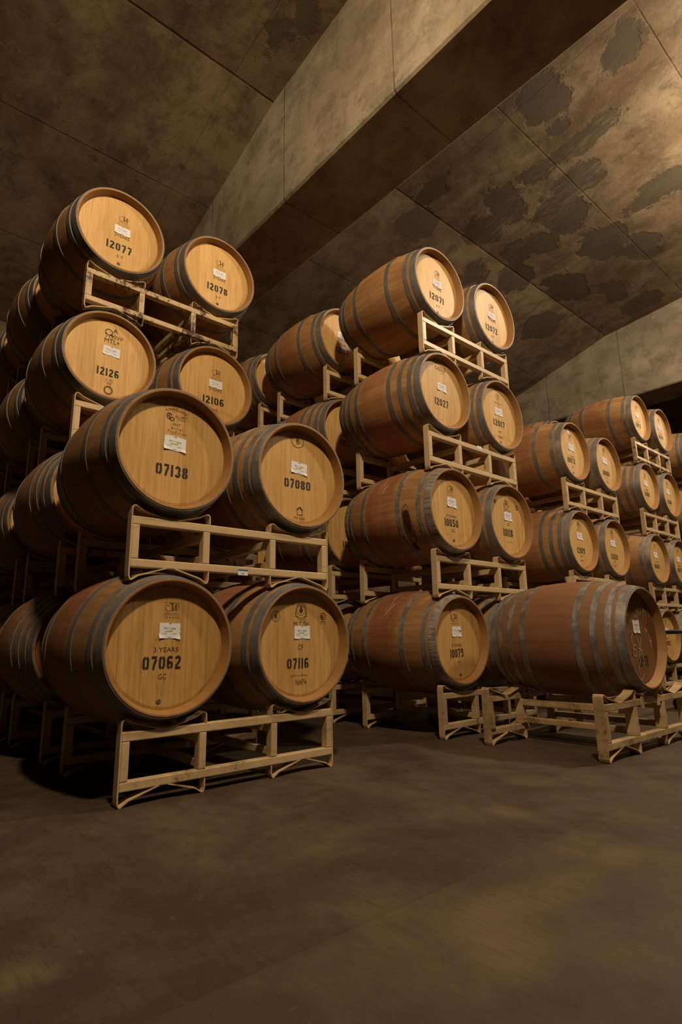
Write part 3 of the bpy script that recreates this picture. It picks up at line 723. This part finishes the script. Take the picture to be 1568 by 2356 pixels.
def small_lines(cz): return multi(TX('UU-GAX', 0, cz, .012, .05), TX('FRANCE', 0, cz - .02, .006, .045), TX('EVM', 0, cz - .033, .011, .025))
def deco(k, t):
    n = NUM.get(k)
    if k == 'A11L':
        marks(t, NB(n, -.022, -.068, .056, .172), multi(lambda b: logo_m(b, .012, .153, .068), TX('3 YEARS', -.006, -.014, .020, .112), TX('GC', -.018, -.125, .022, .036)))
        add_label(t, .006, .066, .096, .066, .03, 'yellow', 1); plug(t, -.03, -.226)
    elif k == 'A11R':
        def seal_a(b): ring(b, -.158, .135, .026, .026, .0018); fill(b, arc(-.158, .135, .008, .013, 0, 345, 11)); ring(b, -.158, .135, .019, .019, .001)
        def seal_b(b): ring(b, .145, .138, .017, .017, .004); fill(b, arc(.140, .136, .010, .010, 0, 345, 11)); text_bm(b, 'PEFC', .145, .110, .008, .03); text_bm(b, '10-31-1240', .145, .100, .005, .034)
        extra = multi(lambda b: emblem(b, .0, .168, .041), seal_a, seal_b, TX('MLT TH', .0, .098, .024, .094), TX('CF', -.004, -.018, .026, .034),
            TX('ASSEMBLY & FINISHED IN', -.012, -.158, .007, .11), TX('NAPA', .0, -.190, .028, .07))
        marks(t, NB(n, -.02, -.098, .052, .136), extra); add_label(t, .006, .055, .1, .064, 0, 'yellow', 0)
    elif k == 'A12L':
        def crest(b):
            text_bm(b, '1 8 8 7', .002, .228, .009, .034); text_bm(b, 'TONNELLERIE', .0, .208, .013, .112, arcr=.085)
            strip(b, arc(-.034, .168, .012, .014, 20, 320, 14), .005); strip(b, [(-.046, .178), (-.034, .183), (-.024, .178)], .005); ring(b, -.022, .156, .012, .008, .004); fill(b, arc(-.035, .169, .006, .006, 0, 345, 9))
            text_bm(b, 'ALLARY', .024, .174, .013, .060); text_bm(b, 'FRANCE', .028, .159, .008, .042)
        extra = multi(crest, lambda b: [text_bm(b, 'M+T', .004, .131, .013, .036, .25), text_bm(b, 'A l l i e r', .008, .112, .014, .062, .25), text_bm(b, 'T r a d i t i o n', .006, .092, .016, .096, .25)])
        marks(t, NB(n, -.008, -.098, .056, .158, -.02), extra); add_label(t, .0, .036, .108, .068, .04, 'yellow', 3)
    elif k == 'A12R':
        def seal_a(b): ring(b, -.01, .206, .043, .040, .0035); text_bm(b, 'T', -.012, .212, .03, .035); text_bm(b, 'B', -.006, .200, .03, .022)
        def seal_b(b):
            strip(b, [(-.012, -.215), (-.012, -.19), (.004, -.176), (.02, -.19), (.02, -.215), (-.012, -.215)], .004); strip(b, [(-.018, -.188), (.004, -.170), (.026, -.188)], .004); strip(b, [(.012, -.180), (.012, -.170)], .005)
            text_bm(b, 'HTH CRAIN', .002, -.234, .017, .074)
        extra = multi(seal_a, seal_b)
        marks(t, NB(n, -.010, -.045, .052, .176, .0), extra); add_label(t, .0, .048, .108, .066, .05, 'yellow', 1)
    elif k == 'A23L':
        def low(b):
            text_bm(b, 'UU - GAX', .012, -.148, .010, .05); text_bm(b, 'F R A N C E', .012, -.163, .005, .05); text_bm(b, 'EVM', .012, -.174, .011, .026); text_bm(b, '1200', .012, -.19, .006, .02)
        extra = multi(low, lambda b: [ring(b, .010, -.218, .025, .026, .006), ring(b, .010, -.218, .019, .020, .002)])
        def let(b):
            text_bm(b, 'A', .030, .198, .030, .030); ring(b, -.012, .176, .022, .020, .005); strip(b, [(-.004, .166), (.018, .152)], .006); strip(b, [(-.034, .160), (-.024, .168)], .006)
            text_bm(b, 'UINTELLERIE', .040, .158, .013, .082); text_bm(b, '- - - - - -', .02, .145, .006, .10); text_bm(b, 'MTL+', .012, .118, .030, .096)
        marks(t, multi(NB(n, .0, -.098, .052, .138), let), extra); add_label(t, .012, .048, .108, .062, .05, None, 0)
    elif k in ('A24L', 'A24R', 'A23R', 'B14L', 'B14R'):
        marks(t, NB(n, .0, -.100, .056, .168), multi(lambda b: logo_m(b, .018, .108, .075, False), TX('3YEARS', .014, -.014, .022, .098), TX('M' if k == 'A23R' else 'S T', .010, -.168, .018, .042)))
        add_label(t, .014, .030, .104, .058, .03, None, 2 if k != 'B14R' else 3); plug(t, .004, -.222)
    elif k == 'B13L':
        marks(t, NB(n, -.006, -.078, .056, .156), multi(TX('CADUS', .0, .194, .026, .12), TX('Bourgogne', .02, .160, .010, .055, .3), lambda b: strip(b, [(-.05, .176), (.05, .176)], .002)))
        add_label(t, .005, .046, .1, .064, .03, None, 1)
    elif k == 'B13R':
        marks(t, NB(n, -.004, -.062, .054, .160), multi(lambda b: [ring(b, .0, .172, .024, .024, .003), text_bm(b, 'S', .0, .172, .024)], TX('MEDIUM LONG', .0, .115, .008, .10), TX('NX', .0, -.135, .020, .034), TX('NAPA', .0, -.180, .018, .06), lambda b: strip(b, [(-.012, -.225), (.004, -.218), (.010, -.235)], .008)))
        add_label(t, .0, .040, .1, .066, 0, None, 2)
    elif k == 'B12L':
        marks(t, NB(n, -.02, -.094, .056, .150), multi(lambda b: logo_m(b, -.012, .142, .078, False), TX('3 YEARS', -.018, -.046, .018, .112), TX('GC', -.004, -.146, .022, .042)))
        add_label(t, -.006, .056, .098, .070, .04, None, 1); plug(t, -.004, -.216)
    elif k == 'B11L':
        marks(t, NB(n, -.024, -.086, .058, .138, .05), multi(lambda b: logo_m(b, -.026, .140, .074, False), TX('3 YEARS', -.02, -.034, .019, .105), TX('M', -.004, -.144, .020, .022), lambda b: strip(b, [(-.072, .245), (-.070, .20), (-.066, .16), (-.060, .125)], .0055)))
        add_label(t, -.014, .055, .096, .066, 0, 'red', 0); plug(t, .004, -.226)
    elif k == 'B12R':
        marks(t, NB(n, -.01, -.084, .062, .128), multi(lambda b: emblem(b, -.008, .150, .038), TX('MLT TH', .0, .090, .022, .09), lambda b: fill(b, arc(-.16, .15, .012, .018, 0, 345, 11)), lambda b: ring(b, .14, .135, .014, .016, .008), TX('CF', .0, -.018, .022, .036), TX('NAPA VALLEY', .012, -.158, .006, .085)))
        add_label(t, .004, .048, .1, .070, 0, None, 3)
    elif k == 'C13L':
        marks(t, NB(n, -.02, -.088, .056, .15), multi(lambda b: logo_m(b, -.01, .150, .072, False), TX('3 YEARS', -.01, -.044, .018, .11), TX('M', .0, -.150, .018, .02)))
        add_label(t, .0, .052, .1, .07, 0, None, 1); plug(t, .0, -.212)
        tp = PAPER[2]; o = mesh_obj('masking_tape', tp, t, (-.03, HEADY - .0005, RC + .215)); o.scale = (.03, 1, .06); o['label'] = 'white strip of masking tape'
    elif k in NUM:
        fm = multi(lambda b: emblem(b, .0, .168, .032), TX('MEDIUM LONG', .0, .115, .008, .09), TX('NX', .0, -.140, .018, .032), TX('NAPA', .0, -.185, .014, .05)) if k in ('C12L', 'C12R', 'D13R', 'C13R') else multi(lambda b: logo_m(b, .0, .150, .068, False), TX('3 YEARS', .0, -.036, .016, .1), TX('M', .0, -.145, .018, .02))
        marks(t, NB(n, .0, -.088 if k[0] != 'B' else -.10, .056, .15), fm); add_label(t, .0, .052, .1, .068, 0, None, hash(k) % 1 + len(k) % 3)

BAR = {}
for col in 'ABCDE':
    for ri, nt in enumerate(TIERS[col]):
        for ti in range(nt):
            key = f'{col}{ri+1}{ti+1}'
            rx, ry, rz = RACKFIX.get(key, (COLX[col] + random.uniform(-.003, .003), ROWY[col][ri] + random.uniform(-.010, .010), 0.004))
            z = ti * T
            rust = .12; dirt = .25
            if key == 'A24': rust, dirt = .78, .6
            elif ti == 0: rust, dirt = .35, .6
            elif key[:2] == 'D1' and ti == 3: rust, dirt = .7, .6
            elif col == 'A' and ri > 0 and ti != 2: rust, dirt = .6, .6
            elif col in 'CD': rust, dirt = .2, .4
            elif key == 'B24' or key == 'B34': rust, dirt = .25, .3
            add_rack(rx, ry - .02, z, rz, f'{"rust-flecked" if rust > .5 else "cream"} steel rack, {TN[ti] if nt > 2 or ti == 0 else "upper"} tier, {RN[ri]} row, {COLN[col]}', f'barrel racks of the {COLN[col]}', rust, dirt)
            for side in 'LR':
                k = key + side
                vx = .19 if side == 'L' else .91
                cxv = rx + vx
                bx, hy = FIX.get(k, (rx + vx + random.uniform(-.005, .005), ry - .0675 + random.uniform(-.010, .010)))
                tx = max(cxv - .007, min(cxv + .007, bx))     # keep the barrel in its saddle
                hy += (tx - bx) * (hy + 2.436) / (bx + .9207); bx = tx
                hy = max(ry - .0795, min(ry - .0555, hy))
                wine, age, bright, rs, hp = LOOK.get(k, (random.uniform(.2, .8), random.uniform(.15, .5) if ti < 2 else random.uniform(.05, .25), random.choice((.1, .1, .3, .6)), random.uniform(.05, .3), random.choice((6, 6, 8))))
                n = NUM.get(k)
                sd = 'left' if side == 'L' else 'right'
                tn = TN[ti] if nt > 2 or ti == 0 else 'upper'
                if n: lab = f'oak barrel stencilled {n}, {sd} one, {tn} tier, {RN[ri]} row, {COLN[col]}'
                else: lab = f'oak barrel, {sd} one on {tn} tier, {RN[ri]} row, {COLN[col]}'
                t = barrel_ground(lab, f'wine barrels of the {COLN[col]}', bx, hy + HL, z + .615 - RC, 0.004, hp, wine, age, bright, rs)
                BAR[k] = t
                if n: deco(k, t)

decal(BAR['B11L'], 'chalk_mark', lambda b: [surf_strip(b, [(-.045, 16), (.005, 36)], .004), surf_strip(b, [(-.02, 44), (-.012, 26)], .004)], M['chalk'])
decal(BAR['B11L'], 'chalk_mark', lambda b: surf_strip(b, [(-.055, 44), (-.035, 50), (-.005, 60)], .005), M['chalk'])
decal(BAR['B12L'], 'chalk_mark', lambda b: surf_strip(b, [(-.05, 54), (-.03, 58), (-.02, 66)], .006), M['chalk'])
decal(BAR['B12L'], 'chalk_mark', lambda b: surf_strip(b, [(-.02, 36), (.005, 42), (.01, 52)], .004), M['chalk'])
decal(BAR['D14L'], 'chalk_mark', lambda b: surf_strip(b, [(.0, 30), (-.03, 44), (.01, 52)], .005), M['chalk'])
decal(BAR['A11L'], 'chalk_mark', lambda b: surf_strip(b, [(-.04, 20), (.0, 34)], .004), M['chalk'])
decal(BAR['B12L'], 'leak_stain', lambda b: surf_blob(b, -.240, 112, .040, 26, 3), M['stain2'])
decal(BAR['B12L'], 'leak_stain', lambda b: [v for v in [surf_blob(b, -.243, 106, .028, 14, 4)]] and bmesh.ops.scale(b, vec=(1.002, 1, 1.002), verts=b.verts[:]), M['stain'])
decal(BAR['B12L'], 'leak_stain', lambda b: surf_blob(b, -.225, 140, .020, 6, 5), M['stain'])
decal(BAR['B12L'], 'leak_stain', lambda b: surf_blob(b, -.335, 86, .010, 5, 8), M['stain'])

# small maker's sticker on the front rack of the second tier
stk = empty('rack_sticker', (0, 0, 0), 'x', 'x'); bpy.data.objects.remove(stk)
fr = [o for o in bpy.data.objects if o.name.startswith('barrel_rack') and abs(o.location.z - T) < .01 and abs(o.location.x) < .05 and o.location.y < .2][0]
bm = bmesh.new(); box(bm, .535, .59, -.0012, -.0002, .052, .080); me = bm_mesh(bm, 'maker_sticker', M['paper']); st = mesh_obj('maker_sticker', me, fr); st['label'] = 'white sticker with blue band on the lower rail'
bm = bmesh.new(); fill(bm, [(.535, .073), (.59, .073), (.59, .080), (.535, .080)], -.0015); strip(bm, [(.555, .064), (.562, .057), (.569, .064)], .003, y=-.0015); me = bm_mesh(bm, 'blue_band', M['blue']); mesh_obj('blue_band', me, st)
fr3 = [o for o in bpy.data.objects if o.name.startswith('barrel_rack') and abs(o.location.z - 2 * T) < .01 and abs(o.location.x - 2.074) < .05 and o.location.y < .2][0]
bm = bmesh.new(); box(bm, .575, .635, -.0012, -.0002, .262, .288); st = mesh_obj('maker_sticker', bm_mesh(bm, 'maker_sticker', M['paper']), fr3); st['label'] = 'small white sticker on the top rail'

# ---------------------------------------------------------------- the single old barrel on its own rack in the aisle
old = add_rack(2.108, -.972, 0, -.012, 'worn tan steel rack standing alone in the aisle under the old dark barrel', None, .40, .95, 'old')
ob = barrel_ground('old dark stained oak barrel stencilled 0571, lying on the rack in the aisle', None, 2.653, -1.011 + HL, .615 - RC, 0.012, 8, .4, 1.0, 1.0, .5, bung=False)
[o for o in ob.children if o.name.startswith('front_head')][0].color = (2.0, 1.0, .6, 1)  # shadow on this head is put into its colour, over the stain
mesh_obj('bung', ME_BUNGT, ob, (0, 0, RC + RB - .004))['label'] = 'cream silicone bung'
def chalk(b):
    q = lambda *p: strip(b, p, .0042)
    q(*arc(-.13, .155, .022, .03, 0, 330, 12)); q((-.085, .14), (-.075, .20)); q((-.08, .20), (-.045, .205)); q((-.08, .175), (-.052, .178))
    q(*arc(-.015, .185, .020, .022, 40, 270, 8)); q(*arc(-.015, .14, .020, .022, 90, -140, 8)); q(*arc(.04, .165, .02, .035, 0, 330, 12)); q((.085, .09), (.10, .17)); q(*arc(.10, .12, .03, .045, 80, -90, 8)); q((.08, .055), (.11, .03), (.125, .06))
    q((-.145, .02), (-.16, .09)); q((-.165, .05), (-.145, .07)); q((-.115, .0), (-.09, .02), (-.115, .04)); q((-.115, .0), (-.095, -.05)); q(*arc(-.085, -.085, .022, .02, 0, 345, 12)); q((-.105, -.08), (-.095, -.045), (-.06, -.04))
    q((-.03, -.005), (.02, -.12)); q((.02, .0), (-.04, -.12)); q((-.035, -.06), (.02, -.075)); q((-.06, -.18), (-.02, -.12)); q((.01, -.205), (-.015, -.225), (-.045, -.235), (-.02, -.26), (.0, -.285))
    q((.13, .03), (.16, -.06)); q((.135, -.025), (.175, -.02)); q((.165, .0), (.15, -.06)); q((.02, -.14), (.015, -.17))
def chalk_in(b):
    chalk(b)
    for v in b.verts:
        r = math.hypot(v.co.x, v.co.z)
        if r > .245: v.co *= .245 / r
marks(ob, NB('0571', .02, -.135, .060, .125), lambda b: [strip(b, [(-.12, -.06), (-.105, -.09), (-.13, -.095), (-.10, -.097)], .005)], chalk_in)
add_label(ob, -.028, .062, .088, .075, 0, None, 2)
bm = bmesh.new(); box(bm, .60, .645, -.0012, -.0002, .055, .077); mesh_obj('faded_sticker', bm_mesh(bm, 'faded_sticker', mat_plain('faded_paper', (.45, .36, .24), .7)), old)

# ---------------------------------------------------------------- black wash cart partly seen at the right edge
ct = empty('barrel_wash_cart', (4.55, -.62, 0), 'black steel cart with a long handle bar, cut off by the right edge', 'cart')
def tube(bm, p0, p1, r, seg=14):
    a, b_ = Vector(p0), Vector(p1); d = b_ - a
    rr = bmesh.ops.create_cone(bm, cap_ends=True, segments=seg, radius1=r, radius2=r, depth=d.length)
    mt = d.to_track_quat('Z', 'Y').to_matrix().to_4x4(); mt.translation = (a + b_) / 2
    bmesh.ops.transform(bm, matrix=mt, verts=rr['verts'])
bm = bmesh.new(); tube(bm, (-1.0, 0, .648), (.7, 0, .648), .017); mesh_obj('handle_bar', bm_mesh(bm, 'handle_bar', M['black'], True), ct)
for xx in (.1, .6):
    bm = bmesh.new(); tube(bm, (xx, 0, .10), (xx, 0, .64), .016); mesh_obj('upright', bm_mesh(bm, 'upright', M['black'], True), ct)
bm = bmesh.new(); box(bm, .0, .75, -.2, .25, .10, .14, .005); mesh_obj('base_plate', bm_mesh(bm, 'base_plate', M['black']), ct)
for xx, yy in ((.08, -.15), (.67, -.15), (.08, .2), (.67, .2)):
    bm = bmesh.new(); tube(bm, (xx - .015, yy, .05), (xx + .015, yy, .05), .05, 20); mesh_obj('wheel', bm_mesh(bm, 'wheel', M['black'], True), ct)
bm = bmesh.new(); tube(bm, (.25, .05, .14), (.25, .05, .36), .10, 24); mesh_obj('motor', bm_mesh(bm, 'motor', M['black'], True), ct)
bm = bmesh.new(); tube(bm, (.25, .05, .36), (.25, .05, .39), .06, 24); c_ = mesh_obj('motor_cap', bm_mesh(bm, 'motor_cap', M['chrome'], True), ct); c_['label'] = 'bright metal cap'
